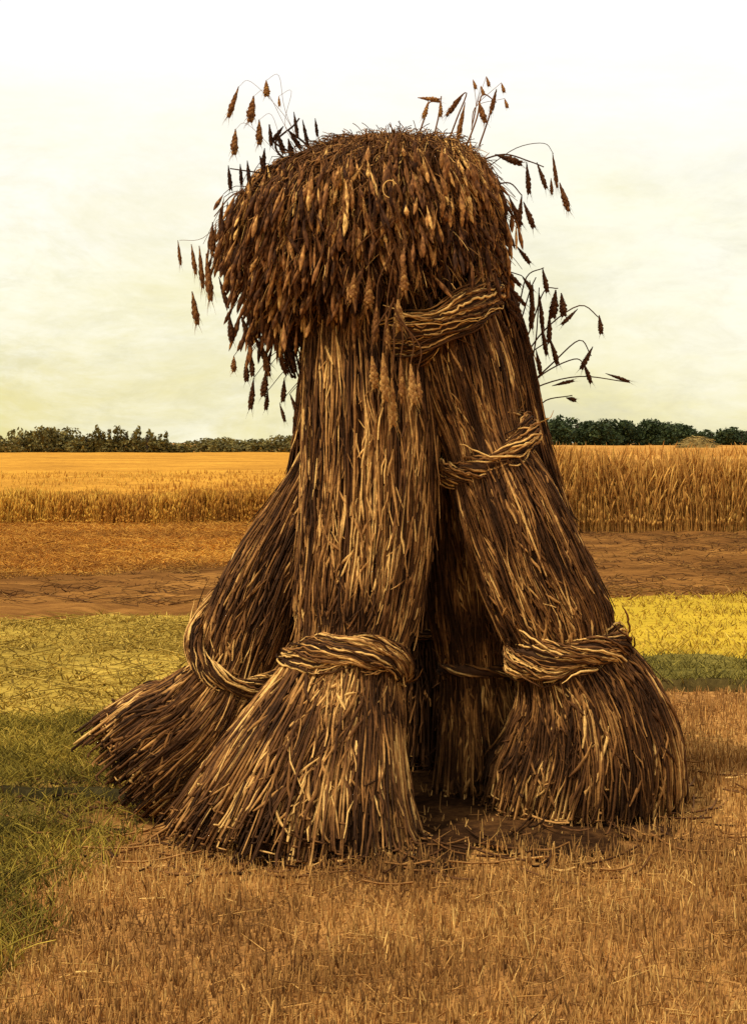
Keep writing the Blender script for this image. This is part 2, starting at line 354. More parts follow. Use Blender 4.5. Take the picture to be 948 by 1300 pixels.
# ---------------------------------------------------------------- far hedges and trees
def leaf_cloud(n, lobes, size, palette, b):
    """n small leaf faces through the volume of several uneven lobes; lobes = [(x,y,z,rx,ry,rz)]"""
    lob = np.array(lobes); w = lob[:, 3] * lob[:, 5]; k = rng.choice(len(lob), n, p=w / w.sum())
    v = rng.normal(size=(n, 3)); v /= np.linalg.norm(v, axis=1, keepdims=True)
    r = rng.uniform(.35, 1.08, n) ** .6
    C = lob[k, :3] + v * lob[k, 3:] * r[:, None]
    C[:, 2] = np.maximum(C[:, 2], .08)
    u = rng.normal(size=(n, 3)); u /= np.linalg.norm(u, axis=1, keepdims=True)
    w2 = np.cross(u, rng.normal(size=(n, 3))); w2 /= np.linalg.norm(w2, axis=1, keepdims=True)
    s = size * rng.uniform(.6, 1.5, n)[:, None]
    V = np.stack([C - u * s, C + w2 * s * .55, C + u * s, C - w2 * s * .55], 1).reshape(-1, 3)
    Q = np.arange(4 * n).reshape(n, 4)
    tone = np.clip(.3 * rng.random(len(lob))[k] + rng.normal(.35, .2, n), 0, 1)
    b.add(V, Q, np.repeat(pal(tone, palette), 4, 0))
PAL_T = {'dark': [(0, (.010, .018, .006)), (.5, (.030, .045, .012)), (1, (.085, .10, .025))],
         'olive': [(0, (.05, .042, .012)), (.5, (.13, .105, .024)), (1, (.27, .20, .045))]}
def bush_proto(name, H, W, tone, nleaf, upright=False):
    root = empty(name, (0, 0, 0))
    bt = Buf(); n = 5
    K = 6; t = np.linspace(0, 1, K)
    Pt = np.zeros((n, K, 3)); a = rng.uniform(0, 2 * np.pi, n); sp = rng.uniform(.15, .5, n) * W * .5
    Pt[:, :, 0] = (sp * np.cos(a))[:, None] * t ** 1.3; Pt[:, :, 1] = (sp * np.sin(a))[:, None] * t ** 1.3; Pt[:, :, 2] = H * .75 * t
    tubes(Pt, (.035 * H * (1 - .8 * t))[None].repeat(n, 0), np.tile([[.06, .045, .03]], (n, 1)), 6, bt)
    bt.obj('trunk', WOOD, root)
    lobes = []
    for i in range(9 if not upright else 6):
        x = rng.uniform(-.5, .5) * W; z = H * rng.uniform(.3, .78); r = W * rng.uniform(.16, .30)
        rz = min(r * rng.uniform(.7, 1.1), H - z)
        if upright: rz = H * rng.uniform(.22, .3); r *= .5
        lobes.append((x, rng.uniform(-.3, .3) * W, z, r, r, rz))
    lobes.append((0, 0, H * .35, W * .48, W * .4, H * .33))
    bc = Buf(); leaf_cloud(nleaf, lobes, .11 if H < 3 else .16, PAL_T[tone], bc)
    bc.obj('crown', LEAF, root, smooth=False)
    return root
def copy_tree(o, parent=None):
    c = o.copy(); COL.objects.link(c); c.parent = parent
    for ch in [x for x in o.children]: copy_tree(ch, c)
    return c
prot = {}
def place_bush(kind, px, Y, hscale, label, group, name):
    key = (kind, random.randrange(3) if kind in ('dark', 'low') else 0)
    fresh = key not in prot
    if fresh:
        if kind == 'dark': prot[key] = bush_proto(name, 3.6, 4.0, 'dark', 2600)
        elif kind == 'low': prot[key] = bush_proto(name, 1.9, 2.9, 'olive', 1700)
        elif kind == 'thin': prot[key] = bush_proto(name, 1.9, 1.0, 'olive', 330, True)
        o = prot[key]
    else: o = copy_tree(prot[key])
    o.location = ((px - CX) * Y / F, Y, 0); o.rotation_euler = (0, 0, random.uniform(0, 6.28))
    o.scale = (random.uniform(.9, 1.25), random.uniform(.9, 1.2), hscale)
    tag(o, label, 'bush' if kind != 'dark' else 'tree', group); return o
# left hedgerow at about 100 m
for px in range(-260, 470, 26):
    Y = 100 + random.uniform(-3, 3)
    hs = np.interp(px, [-260, -60, 0, 50, 85, 105, 150, 200, 240, 300, 360, 470], [.9, 1.0, 1.0, 1.2, 1.12, .85, .84, .76, .70, .80, .90, .9])
    if px in (26, 52): lab, gp = ('roundest tall olive bush rising at the left end of the hedgerow' if px == 52 else 'olive bush just left of the roundest one in the hedgerow'), None
    else: lab, gp = 'low olive green bush in the even run of hedgerow on the left horizon', 'bushes of the left hedgerow'
    place_bush('low', px + random.uniform(-6, 6), Y, float(hs) * .9 * random.uniform(.88, 1.15), lab, gp or 'bushes of the left hedgerow', 'hedgerow_bush')
for i, px in enumerate((112, 128, 141, 158, 171, 188, 204)):
    place_bush('thin', px, 97, random.uniform(.95, 1.25), 'thin wispy bush standing up out of the left hedgerow', 'wispy bushes in the left hedgerow', 'hedgerow_sapling')
# right wood edge at about 150 m
for px in range(485, 1240, 20):
    hs = np.interp(px, [485, 600, 690, 712, 735, 752, 775, 800, 840, 870, 900, 920, 948, 1200], [.8, .85, .90, 1.02, .98, .80, .99, .93, .92, .80, .66, .66, .78, .8])
    lab = {705: 'tall dark green tree just right of the sheaves, first hump of the treeline'}.get(px, 'dark green round tree in the unbroken treeline on the right horizon')
    place_bush('dark', px + random.uniform(-4, 4), 150 + random.uniform(-4, 6), float(hs) * 1.12 * random.uniform(.95, 1.05), lab, 'dark trees of the right treeline', 'far_tree')

# pale heap of straw before the trees on the right
def heap():
    root = empty('straw_heap', tuple(P(884, 566, 60) * np.array([1, 1, 0])))
    nx, ny = 26, 10; u = np.linspace(-1, 1, nx); v = np.linspace(-1, 1, ny)
    U, W = np.meshgrid(u, v, indexing='ij'); H = 1.25 * np.clip((1 - np.abs(U) ** 2.2) * (1 - np.abs(W) ** 2.4), 0, 1) ** .8
    V = np.stack([U * 1.15, W * .9, H + .05 * smooth_noise(U * 3, W * 3, .4, 80) * (H > 0)], -1).reshape(-1, 3)
    I = np.arange(nx * ny).reshape(nx, ny); Q = np.stack([I[:-1, :-1], I[1:, :-1], I[1:, 1:], I[:-1, 1:]], -1).reshape(-1, 4)
    C = pal(rng.random(len(V)) * .8 + .1, [(0, (.10, .07, .02)), (1, (.30, .20, .06))])
    b = Buf(); b.add(V, Q, C); b.obj('heap', STRAW, root)
    n = 900; k = rng.integers(0, len(V), n); p = V[k] + rng.normal(0, .05, (n, 3)); d = rng.normal(size=(n, 3)); d[:, 2] = -np.abs(d[:, 2]) * .5
    d *= .14 / np.linalg.norm(d, axis=1, keepdims=True)
    b = Buf(); tubes(np.stack([p, p + d, p + 2 * d], 1), np.full((n, 3), .014), pal(rng.random(n), [(0, (.10, .07, .02)), (1, (.42, .28, .08))]), 3, b)
    tag(b.obj('straw', STRAW, root), kind='stuff')
    tag(root, 'low pale heap of straw at the edge of the wheat before the dark trees', 'straw heap')
heap()

# ---------------------------------------------------------------- sheaves
class Axis:
    """smooth centre line with radii; stations (px, py, Y, r_px)"""
    def __init__(s, st, asp=.85, n=80, level=False):
        K = np.array([[*P(a, b, Y), M(r, Y)] for a, b, Y, r in st]); D = catmull(K, n)
        s.C = D[:, :3]; s.R = D[:, 3]; s.n = n; s.asp = asp
        T = np.gradient(s.C, axis=0); s.T = T / np.linalg.norm(T, axis=1, keepdims=True)
        s.E1 = np.cross(s.T, [0, 1, 0]); s.E1 /= np.linalg.norm(s.E1, axis=1, keepdims=True)
        s.E1 *= np.sign(s.E1[:, :1]); s.E2 = np.cross(s.T, s.E1); s.E2 *= -np.sign(s.E2[:, 1:2])   # E2 towards the viewer
        if level: s.E1[:] = (1, 0, 0); s.E2[:] = (0, -1, 0)
        s.len = np.linalg.norm(np.diff(s.C, axis=0), axis=1).sum()
        s.py = np.array([b for _, b, _, _ in st]); s.k = np.linspace(0, 1, len(st))
    def t_of(s, py): return float(np.interp(py, s.py, s.k))
    def at(s, t, th, rho, r_extra=0.0):
        t = np.asarray(t); i = np.clip(t, 0, 1) * (s.n - 1)
        g = lambda A: np.stack([np.interp(i, np.arange(s.n), A[:, k]) for k in range(A.shape[1])], -1)
        C, E1, E2, T = g(s.C), g(s.E1), g(s.E2), g(s.T); R = np.interp(i, np.arange(s.n), s.R)
        over = np.clip(t - 1, 0, 1)[..., None] * s.len
        slope = (s.R[-1] - s.R[-6]) / (np.linalg.norm(s.C[-1] - s.C[-6]) + 1e-6)
        R = R + np.clip(t - 1, 0, 1) * s.len * slope
        rr = (R * rho + r_extra)[..., None]
        return C + over * T + rr * (np.cos(th)[..., None] * E1 + s.asp * np.sin(th)[..., None] * E2)
def straws(ax, n, tr, lr, rho, tone=(.42, .24), rad=(.0018, .0037), b=None, K=12, wob=.012, palette=PAL_STRAW, dab=.16, arc=None, tmax=1.02, tj=.012, spread=0.0, flare=0.0):
    t0 = rng.uniform(tr[0], tr[1], n); L = rng.uniform(lr[0], lr[1], n)
    t = np.minimum(t0[:, None] + L[:, None] * np.linspace(0, 1, K)[None], tmax + rng.normal(0, tj, n)[:, None])
    th = rng.uniform(0, 2 * np.pi, n) if arc is None else rng.uniform(arc[0], arc[1], n)
    th = th[:, None] + rng.normal(0, .05, n)[:, None] * np.linspace(-1, 1, K)[None] + np.cumsum(rng.normal(0, wob, (n, K)), 1)
    rh = rng.uniform(rho[0], rho[1], n)[:, None] * (1 + np.cumsum(rng.normal(0, wob * .35, (n, K)), 1))
    u = np.linspace(0, 1, K)[None]; th = th + spread * rng.normal(size=(n, 1)) * u ** 2; rh = rh * (1 + (flare * rng.random((n, 1)) + spread * rng.normal(size=(n, 1))) * u ** 2)
    Pt = ax.at(t, th, rh)
    zf = .006 + .03 * rng.random(n)[:, None]
    Pt[:, :, 2] = np.where(Pt[:, :, 2] < zf, zf + (Pt[:, :, 2] - zf) * .04, Pt[:, :, 2])
    R = rng.uniform(rad[0], rad[1], n)[:, None] * (1 + .25 * rng.normal(size=(n, K)).clip(-1, 1)) * np.minimum(1, np.linspace(0, 1, K) * 6 + .35)[None]
    R[:, -1] *= .5
    # neighbouring straws weather alike: tone follows a slow noise round and along the sheaf
    g = smooth_noise(th * 3.0 + 7, t * 9, .8, int(ax.n + abs(ax.C[0, 0] * 1000) % 900))
    tn = tone[0] + .80 * (g - .5) + (rng.normal(0, tone[1], n))[:, None] + np.cumsum(rng.normal(0, dab * .45, (n, K)), 1)
    tubes(Pt, R, pal(np.clip(tn, 0, 1), palette), 4, b)
def core(ax, t0, t1, k=.86, nt=40, ns=20, b=None, zmin=.01):
    t = np.linspace(t0, t1, nt)[:, None].repeat(ns, 1); th = (np.arange(ns) * 2 * np.pi / ns)[None].repeat(nt, 0)
    V = ax.at(t, th, np.full_like(t, k)); V[:, :, 2] = np.maximum(V[:, :, 2], zmin)
    I = np.arange(nt * ns).reshape(nt, ns); a = I[:-1]; c = I[1:]
    Q = np.stack([a, np.roll(a, -1, 1), np.roll(c, -1, 1), c], -1).reshape(-1, 4)
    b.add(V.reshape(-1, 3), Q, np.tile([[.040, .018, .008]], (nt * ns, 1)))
def band(C, rx, ry, tilt, elev, half, thick, parent, n=70, tone=(.55, .2), twist=1.6, name='band', origin=None, push=0.0):
    """twisted straw rope: ring of straws. tilt in the picture plane (right end up = +), elev = front raised (+) or sagging (-)"""
    tl, ev = math.radians(tilt), math.radians(elev)
    U = np.array([math.cos(tl), 0, math.sin(tl)]); Vv = np.array([-math.sin(tl) * math.sin(ev), -math.cos(ev), math.cos(tl) * math.sin(ev)])
    Wn = np.cross(U, Vv); Wn /= np.linalg.norm(Wn); Wn *= np.sign(Wn[2])
    K = 44; b = Buf(); n = int(n * 1.8)
    f0 = rng.uniform(0, 2 * np.pi, n); span = rng.uniform(1.2, 3.6, n)
    ph = f0[:, None] + span[:, None] * np.linspace(0, 1, K)[None]
    tw = rng.uniform(0, 2 * np.pi, n)[:, None] + twist * ph + np.cumsum(rng.normal(0, .06, (n, K)), 1)
    q = np.sqrt(rng.uniform(.25, 1.15, n))[:, None] * (1 + np.cumsum(rng.normal(0, .025, (n, K)), 1)); loose = rng.random((n, 1)) < .16; q = q + np.where(loose, 1, 0) * rng.uniform(.2, 1.6, (n, 1)) * np.clip(np.linspace(-2, 1, K), 0, 1)[None] ** 2
    lump = 1 + .16 * np.sin(3 * ph + 1.0) + .1 * np.sin(7 * ph)
    off_r = thick * q * np.cos(tw) * lump + push; off_w = half * q * np.sin(tw) * lump
    c, s = np.cos(ph)[..., None], np.sin(ph)[..., None]
    Pt = np.asarray(C) + U * (rx + off_r[..., None]) * c + Vv * (ry + off_r[..., None]) * s + Wn * off_w[..., None]
    R = rng.uniform(.0015, .0037, n)[:, None] * np.ones((1, K)) * np.minimum(1, 8 * np.minimum(np.linspace(0, 1, K), np.linspace(1, 0, K)) + .3)[None]
    tn = tone[0] + rng.normal(0, tone[1], n)[:, None] + np.cumsum(rng.normal(0, .09, (n, K)), 1)
    tubes(Pt, R, pal(np.clip(tn, 0, 1), PAL_STRAW), 4, b)
    # solid heart of the rope
    K2, s2 = 64, 10; ph = np.linspace(0, 2 * np.pi, K2, endpoint=False)[:, None]; w = (np.arange(s2) * 2 * np.pi / s2)[None]
    lump = 1 + .16 * np.sin(3 * ph + 1.0) + .1 * np.sin(7 * ph)
    r_ = (thick * .7 * np.cos(w) * lump + push)[..., None]; w_ = (half * .75 * np.sin(w) * lump)[..., None]
    V = np.asarray(C) + U * (rx + r_) * np.cos(ph)[..., None] + Vv * (ry + r_) * np.sin(ph)[..., None] + Wn * w_
    I = np.arange(K2 * s2).reshape(K2, s2); a = I; c2 = np.roll(I, -1, 0)
    b.add(V.reshape(-1, 3), np.stack([a, np.roll(a, -1, 1), np.roll(c2, -1, 1), c2], -1).reshape(-1, 4), np.tile([[.06, .027, .011]], (K2 * s2, 1)))
    return b.obj(name, STRAW, parent, origin)
def ring_at(ax, py, elev, tilt, half, thick, parent, scale=1.02, **kw):
    t = ax.t_of(py); i = t * (ax.n - 1); C = np.array([np.interp(i, np.arange(ax.n), ax.C[:, k]) for k in range(3)]); R = float(np.interp(i, np.arange(ax.n), ax.R))
    return band(C, R * scale, R * scale * ax.asp, tilt, elev, half, thick, parent, **kw)

GRP = 'sheaves leaning together in the stook'
def sheaf(label, st, band_py, upper=(900, 0), nfan=1100, tone=(.40, .22), asp=.85, core_t=.95, fan_rad=(.0019, .0040), highlight=1.1):
    ax = Axis(st, asp); foot = ax.C[-1].copy(); foot[2] = 0
    root = empty('wheat_sheaf', tuple(foot)); tag(root, label, 'sheaf', GRP)
    tb = ax.t_of(band_py); b = Buf(); N0 = upper[0]; tn, sg = tone
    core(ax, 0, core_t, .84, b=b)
    top = max(tb - .12, .05)
    # stems darkened as shade in the gaps, lighter overlapping lengths, short flakes painted as highlights
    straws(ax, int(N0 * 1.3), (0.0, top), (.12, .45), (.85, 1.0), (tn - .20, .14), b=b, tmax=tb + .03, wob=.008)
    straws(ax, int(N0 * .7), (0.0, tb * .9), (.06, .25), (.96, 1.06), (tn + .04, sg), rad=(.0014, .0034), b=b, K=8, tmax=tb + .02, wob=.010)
    straws(ax, int(N0 * highlight), (0.0, tb * .97), (.015, .07), (1.0, 1.07), (tn + .22, sg * .8), rad=(.0016, .0042), b=b, K=4, tmax=tb + .01, wob=.015)
    # butts spreading below the band, darkened beneath, with painted highlights on top
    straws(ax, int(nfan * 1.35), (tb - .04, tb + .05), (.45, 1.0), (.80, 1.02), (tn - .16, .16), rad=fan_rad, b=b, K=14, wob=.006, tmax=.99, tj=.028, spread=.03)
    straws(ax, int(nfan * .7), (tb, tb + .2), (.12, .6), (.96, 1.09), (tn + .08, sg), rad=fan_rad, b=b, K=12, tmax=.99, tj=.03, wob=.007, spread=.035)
    straws(ax, int(nfan * highlight * .8), (tb + .02, .93), (.02, .09), (1.0, 1.09), (tn + .22, sg), rad=(.002, .005), b=b, K=4, tmax=.99, wob=.02)
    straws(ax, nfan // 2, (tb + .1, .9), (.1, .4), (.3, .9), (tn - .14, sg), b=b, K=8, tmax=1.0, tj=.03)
    # strays that stand off the outline
    straws(ax, 240, (0.02, .72), (.06, .2), (1.0, 1.05), (tn, sg), rad=(.0012, .0024), b=b, K=7, wob=.02, flare=.16)
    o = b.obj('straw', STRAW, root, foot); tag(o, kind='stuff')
    return root, ax, foot

s1, a1, f1 = sheaf('stout front sheaf with a bright twisted band low down and a wide splayed foot',
    [(470, 250, 4.12, 72), (466, 420, 4.05, 76), (469, 560, 3.98, 82), (464, 680, 3.93, 82), (453, 775, 3.88, 75), (440, 838, 3.84, 66), (422, 905, 3.80, 88), (398, 988, 3.75, 122), (380, 1066, 3.71, 156)],
    838, (1500, 0), 1900, (.39, .23), .8)
ring_at(a1, 846, 27, 4, .048, .024, s1, 1.10, origin=f1, tone=(.68, .2), n=110)
s2, a2, f2 = sheaf('left sheaf leaning outward, its butts splayed almost flat to the left',
    [(425, 470, 4.22, 26), (408, 570, 4.18, 22), (378, 650, 4.12, 36), (343, 732, 4.05, 52), (316, 803, 4.0, 58), (294, 862, 3.97, 52), (258, 915, 3.93, 68), (222, 945, 3.93, 80), (190, 972, 3.94, 84)],
    862, (1000, 0), 1400, (.25, .23), .85)
band(P(314, 812, 3.98), M(66, 4.0), M(74, 4.0), -14, -46, .044, .026, s2, origin=f2, tone=(.55, .22), n=90)
s3, a3, f3 = sheaf('right front sheaf tied twice, by a high sagging band and a low pale band',
    [(566, 380, 4.05, 50), (588, 480, 4.02, 58), (614, 565, 3.99, 50), (643, 640, 3.96, 62), (674, 720, 3.95, 68), (704, 785, 3.95, 68), (719, 830, 3.95, 64), (740, 885, 3.97, 88), (748, 950, 4.0, 110), (738, 1028, 4.03, 120)],
    832, (1500, 0), 1700, (.25, .22), .82)
ring_at(a3, 828, 4, 8, .046, .024, s3, 1.10, origin=f3, tone=(.60, .2), n=110)
ring_at(a3, 568, -28, 28, .038, .028, s3, 1.18, origin=f3, tone=(.58, .2), n=90)
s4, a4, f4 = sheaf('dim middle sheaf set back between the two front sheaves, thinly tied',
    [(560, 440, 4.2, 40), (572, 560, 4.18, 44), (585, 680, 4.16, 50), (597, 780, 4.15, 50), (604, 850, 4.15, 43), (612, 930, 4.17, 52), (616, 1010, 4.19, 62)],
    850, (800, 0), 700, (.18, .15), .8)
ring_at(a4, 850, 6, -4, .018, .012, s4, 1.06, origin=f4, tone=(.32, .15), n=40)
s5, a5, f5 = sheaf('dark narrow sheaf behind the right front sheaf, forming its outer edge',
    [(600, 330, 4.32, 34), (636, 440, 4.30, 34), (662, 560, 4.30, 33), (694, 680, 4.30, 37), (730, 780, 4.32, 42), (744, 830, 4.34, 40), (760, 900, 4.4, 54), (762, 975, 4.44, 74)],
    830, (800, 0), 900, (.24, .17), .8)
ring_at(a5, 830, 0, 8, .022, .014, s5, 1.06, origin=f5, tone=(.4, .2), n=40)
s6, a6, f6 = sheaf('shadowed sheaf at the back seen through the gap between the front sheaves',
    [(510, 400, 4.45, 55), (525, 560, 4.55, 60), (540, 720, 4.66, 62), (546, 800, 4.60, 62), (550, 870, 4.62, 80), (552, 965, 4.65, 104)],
    800, (700, 0), 700, (.06, .10), .8)  # straw toned near black to paint in the gap's shade
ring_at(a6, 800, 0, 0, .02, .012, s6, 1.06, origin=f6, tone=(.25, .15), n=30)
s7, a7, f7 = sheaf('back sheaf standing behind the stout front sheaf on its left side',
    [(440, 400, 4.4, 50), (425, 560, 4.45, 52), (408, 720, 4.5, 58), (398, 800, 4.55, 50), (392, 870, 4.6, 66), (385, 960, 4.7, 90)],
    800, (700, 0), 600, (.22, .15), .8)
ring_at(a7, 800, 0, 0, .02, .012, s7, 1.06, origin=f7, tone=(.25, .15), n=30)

s8, a8, f8 = sheaf('added back sheaf behind the dim middle sheaf, stopping light from behind',
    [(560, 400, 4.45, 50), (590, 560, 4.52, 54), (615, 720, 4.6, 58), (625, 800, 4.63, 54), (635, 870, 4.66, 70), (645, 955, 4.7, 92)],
    800, (600, 0), 600, (.18, .14), .8)  # sheaf added to keep light from behind out of the gap
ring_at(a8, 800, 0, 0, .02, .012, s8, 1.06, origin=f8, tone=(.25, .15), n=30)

# ---------------------------------------------------------------- the drooping head of ears
def ear_geo(ns=7, nr=11, fat=1.0, seed=0):
    """unit ear hanging from the origin to z=-1, widest low down, with stepped spikelets"""
    r = np.random.default_rng(seed)
    z = np.linspace(0, 1, nr); prof = np.sin(np.pi * z ** 1.5) ** .9 * .5 + .05 * (1 - z)
    th = np.arange(ns) * 2 * np.pi / ns
    st = np.where((np.arange(nr)[:, None] + np.arange(ns)[None]) % 2 == 0, 1.09, .91)
    R = (prof[:, None] * st * fat) * (1 + .08 * r.normal(size=(nr, ns)))
    V = np.stack([R * np.cos(th) , R * np.sin(th), -z[:, None] + .03 * (st - 1)], -1)
    I = np.arange(nr * ns).reshape(nr, ns); a = I[:-1]; c = I[1:]
    Q = np.stack([a, np.roll(a, -1, 1), np.roll(c, -1, 1), c], -1).reshape(-1, 4)
    return V.reshape(-1, 3), Q
EV, EQ = ear_geo()
def place_ears(base, direc, length, width, tone, b):
    n = len(base); D = direc / np.linalg.norm(direc, axis=1, keepdims=True)
    A = np.cross(D, rng.normal(size=(n, 3))); A /= np.linalg.norm(A, axis=1, keepdims=True); B = np.cross(D, A)
    w = width[:, None, None]; L = length[:, None, None]
    V = base[:, None, :] + w * (EV[None, :, 0:1] * A[:, None] + EV[None, :, 1:2] * B[:, None]) + L * (-EV[None, :, 2:3]) * D[:, None]
    m = len(EV); Q = (EQ[None] + (np.arange(n) * m)[:, None, None]).reshape(-1, 4)
    tn = tone[:, None] + rng.normal(0, .10, (n, m)) + .05 * np.sign(np.sin(20 * EV[None, :, 2]))
    b.add(V.reshape(-1, 3), Q, pal(np.clip(tn, 0, 1), PAL_EAR).reshape(-1, 3))
HST = [(500, 160, 20), (497, 163, 74), (492, 178, 108), (478, 208, 146), (466, 252, 163), (466, 305, 162), (468, 350, 146), (464, 398, 118), (454, 445, 92), (446, 500, 74)]
HA = Axis([(a_, HY - (HY - b_) * .95, 4.13, r_) for a_, b_, r_ in HST], .82, 120, True)
HC = P(460, 300, 4.12)
def dome(th, t, k=1.0):
    lump = 1 + .13 * (smooth_noise(th * 2.5 + 5, t * 9, .8, 91) - .5) + .10 * (smooth_noise(th * 9, t * 20, .8, 92) - .5)
    p = HA.at(t, th, np.asarray(k) * lump)
    c = HA.at(t, th, np.zeros_like(np.asarray(t, float) + th))
    q = p - c; q /= np.linalg.norm(q, axis=-1, keepdims=True) + 1e-6
    return p, q
cap_foot = np.array([HC[0], HC[1], .75])
cap = empty('sheaf_head', tuple(cap_foot))
tag(cap, 'great drooping mop of wheat ears crowning the stook above the sheaves', 'sheaf head')
b = Buf()
# dark inner body
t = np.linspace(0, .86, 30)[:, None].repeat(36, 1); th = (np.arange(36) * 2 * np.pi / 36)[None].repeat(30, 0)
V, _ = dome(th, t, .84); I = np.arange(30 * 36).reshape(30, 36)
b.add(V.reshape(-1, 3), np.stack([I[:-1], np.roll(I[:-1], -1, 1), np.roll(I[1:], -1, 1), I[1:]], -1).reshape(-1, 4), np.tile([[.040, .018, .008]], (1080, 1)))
# neck below the head
neck = Axis([(475, 330, 4.12, 116), (488, 400, 4.12, 100), (496, 450, 4.12, 92), (498, 520, 4.12, 88), (500, 600, 4.15, 78)], .8)
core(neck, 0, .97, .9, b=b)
straws(neck, 1500, (0, .6), (.15, .5), (.9, 1.06), (.26, .20), b=b)
# stalks bending over the crown and down the sides
n = 2200; K = 10
th = rng.uniform(0, 2 * np.pi, n)[:, None] + np.cumsum(rng.normal(0, .04, (n, K)), 1); e0 = rng.uniform(0, .75, n)[:, None]
tt = e0 + rng.uniform(.05, .3, n)[:, None] * np.linspace(0, 1, K)[None]
Pt, _ = dome(th, np.minimum(tt, .95), rng.uniform(.86, 1.0, n)[:, None] * np.ones((1, K)))
tubes(Pt, np.full((n, K), .0026), pal(np.clip(rng.normal(.30, .22, (n, 1)) + np.zeros((1, K)), 0, 1), PAL_STRAW), 3, b)
# awns and leaf ends sticking out of the sides
n = 2600; th = rng.uniform(0, 2 * np.pi, n); t0 = rng.uniform(.08, .72, n); p0, q0 = dome(th, t0, .98)
dv = q0 * rng.uniform(.1, .9, (n, 1)) + np.array([0, 0, -1.0]) * rng.uniform(.1, 1.1, (n, 1)) + rng.normal(0, .25, (n, 3)); dv *= (rng.uniform(.03, .085, n) / np.linalg.norm(dv, axis=1))[:, None]
u = np.linspace(0, 1, 5)[None, :, None]; Pt = p0[:, None] + dv[:, None] * u - np.array([0, 0, .03]) * u ** 2
tubes(Pt, np.linspace(.0016, .0008, 5)[None].repeat(n, 0), pal(np.clip(rng.normal(.5, .25, n), 0, 1), PAL_STRAW), 3, b)
# fine bristle standing off the top
n = 1100; th = rng.uniform(0, 2 * np.pi, n); t0 = rng.uniform(.0, .3, n); p0, q0 = dome(th, t0, .95)
dv = q0 * rng.uniform(.2, 1, (n, 1)) + np.array([0, 0, 1.0]) * rng.uniform(-.2, 1.1, (n, 1)) + rng.normal(0, .3, (n, 3)); dv *= (rng.uniform(.02, .065, n) / np.linalg.norm(dv, axis=1))[:, None]
u = np.linspace(0, 1, 5)[None, :, None]; Pt = p0[:, None] + dv[:, None] * u - np.array([0, 0, .02]) * u ** 2
tubes(Pt, np.full((n, 5), .0012), pal(np.clip(rng.normal(.5, .2, n), 0, 1), PAL_STRAW), 3, b)
tag(b.obj('straw', STRAW, cap, cap_foot), kind='stuff')
# the ears
n = 9500
th = rng.uniform(0, 2 * np.pi, n); el = rng.uniform(0.02, .80, n) ** .9
side = np.cos(th)
lim = .60 + .10 * (smooth_noise(th * 4, 3, 1, 96) - .5) + .16 * np.clip(-side, 0, 1) + .10 * np.clip(1 - np.abs(th - 1.75) / .5, 0, 1)
keep = rng.random(n) < np.clip((lim + .09 - el) / .18, 0.02, 1)
th, el, side = th[keep], el[keep], side[keep]; n = len(th)
lay = rng.uniform(.86, 1.05, n) + .05 * (rng.random(n) < .08)
p, nr = dome(th, el, lay)
d = np.tile([[0, 0, -1.0]], (n, 1)) + nr * (.12 + .5 * np.clip(.4 - el, 0, .4))[:, None] * np.array([1, 1, .2]) + rng.normal(0, .22, (n, 3)) * np.array([1, 1, .4])
L = rng.uniform(.03, .115, n) * np.where(el < .22, .65, 1); W = rng.uniform(.0065, .0145, n) * np.where(el < .22, .75, 1)
tone = np.clip(rng.normal(.42, .26, n) + .25 * (.35 - el) + .5 * (smooth_noise(p[:, 0] * 3 + 9, p[:, 2] * 3, .25, 95) - .5), 0, 1)
score = -p[:, 1] + (lay - .95) * 3 + L * 2
order = np.argsort(-score); own = np.zeros(n, bool); cand = order[:500]; own[rng.choice(cand, 24, replace=False)] = True
b = Buf(); k = ~own; place_ears(p[k], d[k], L[k], W[k], tone[k], b)
# ears hanging clear of the mass on their own thin stalks
n2 = 420; th2 = rng.uniform(0, 2 * np.pi, n2); th2[:110] = rng.uniform(2.2, 3.9, 110); t2 = rng.uniform(.10, .66, n2); t2[:110] = rng.uniform(.45, .85, 110)
p0, q0 = dome(th2, t2 - .05, .93); reach = rng.uniform(.0, .06, n2)[:, None]; drop = rng.uniform(.0, .06, n2)[:, None] * np.array([[0, 0, 1.]])
p2 = p0 + q0 * np.array([1, 1, .3]) * (reach + .03) - drop
mid = p0 + q0 * (reach + .03) * .6 + np.array([0, 0, .012])
d2 = np.tile([[0, 0, -1.0]], (n2, 1)) + q0 * .2 + rng.normal(0, .18, (n2, 3))
place_ears(p2, d2, rng.uniform(.05, .10, n2), rng.uniform(.008, .015, n2), np.clip(rng.normal(.35, .2, n2), 0, 1), b)
tubes(np.stack([p0, (p0 + mid) / 2 + np.array([0, 0, .006]), mid, (mid + p2) / 2 + np.array([0, 0, .004]), p2], 1), np.full((n2, 5), .0012), pal(np.full(n2, .35), PAL_STRAW), 3, b)
tag(b.obj('ears', EARM, cap, cap_foot), kind='stuff')
EARMESH = []
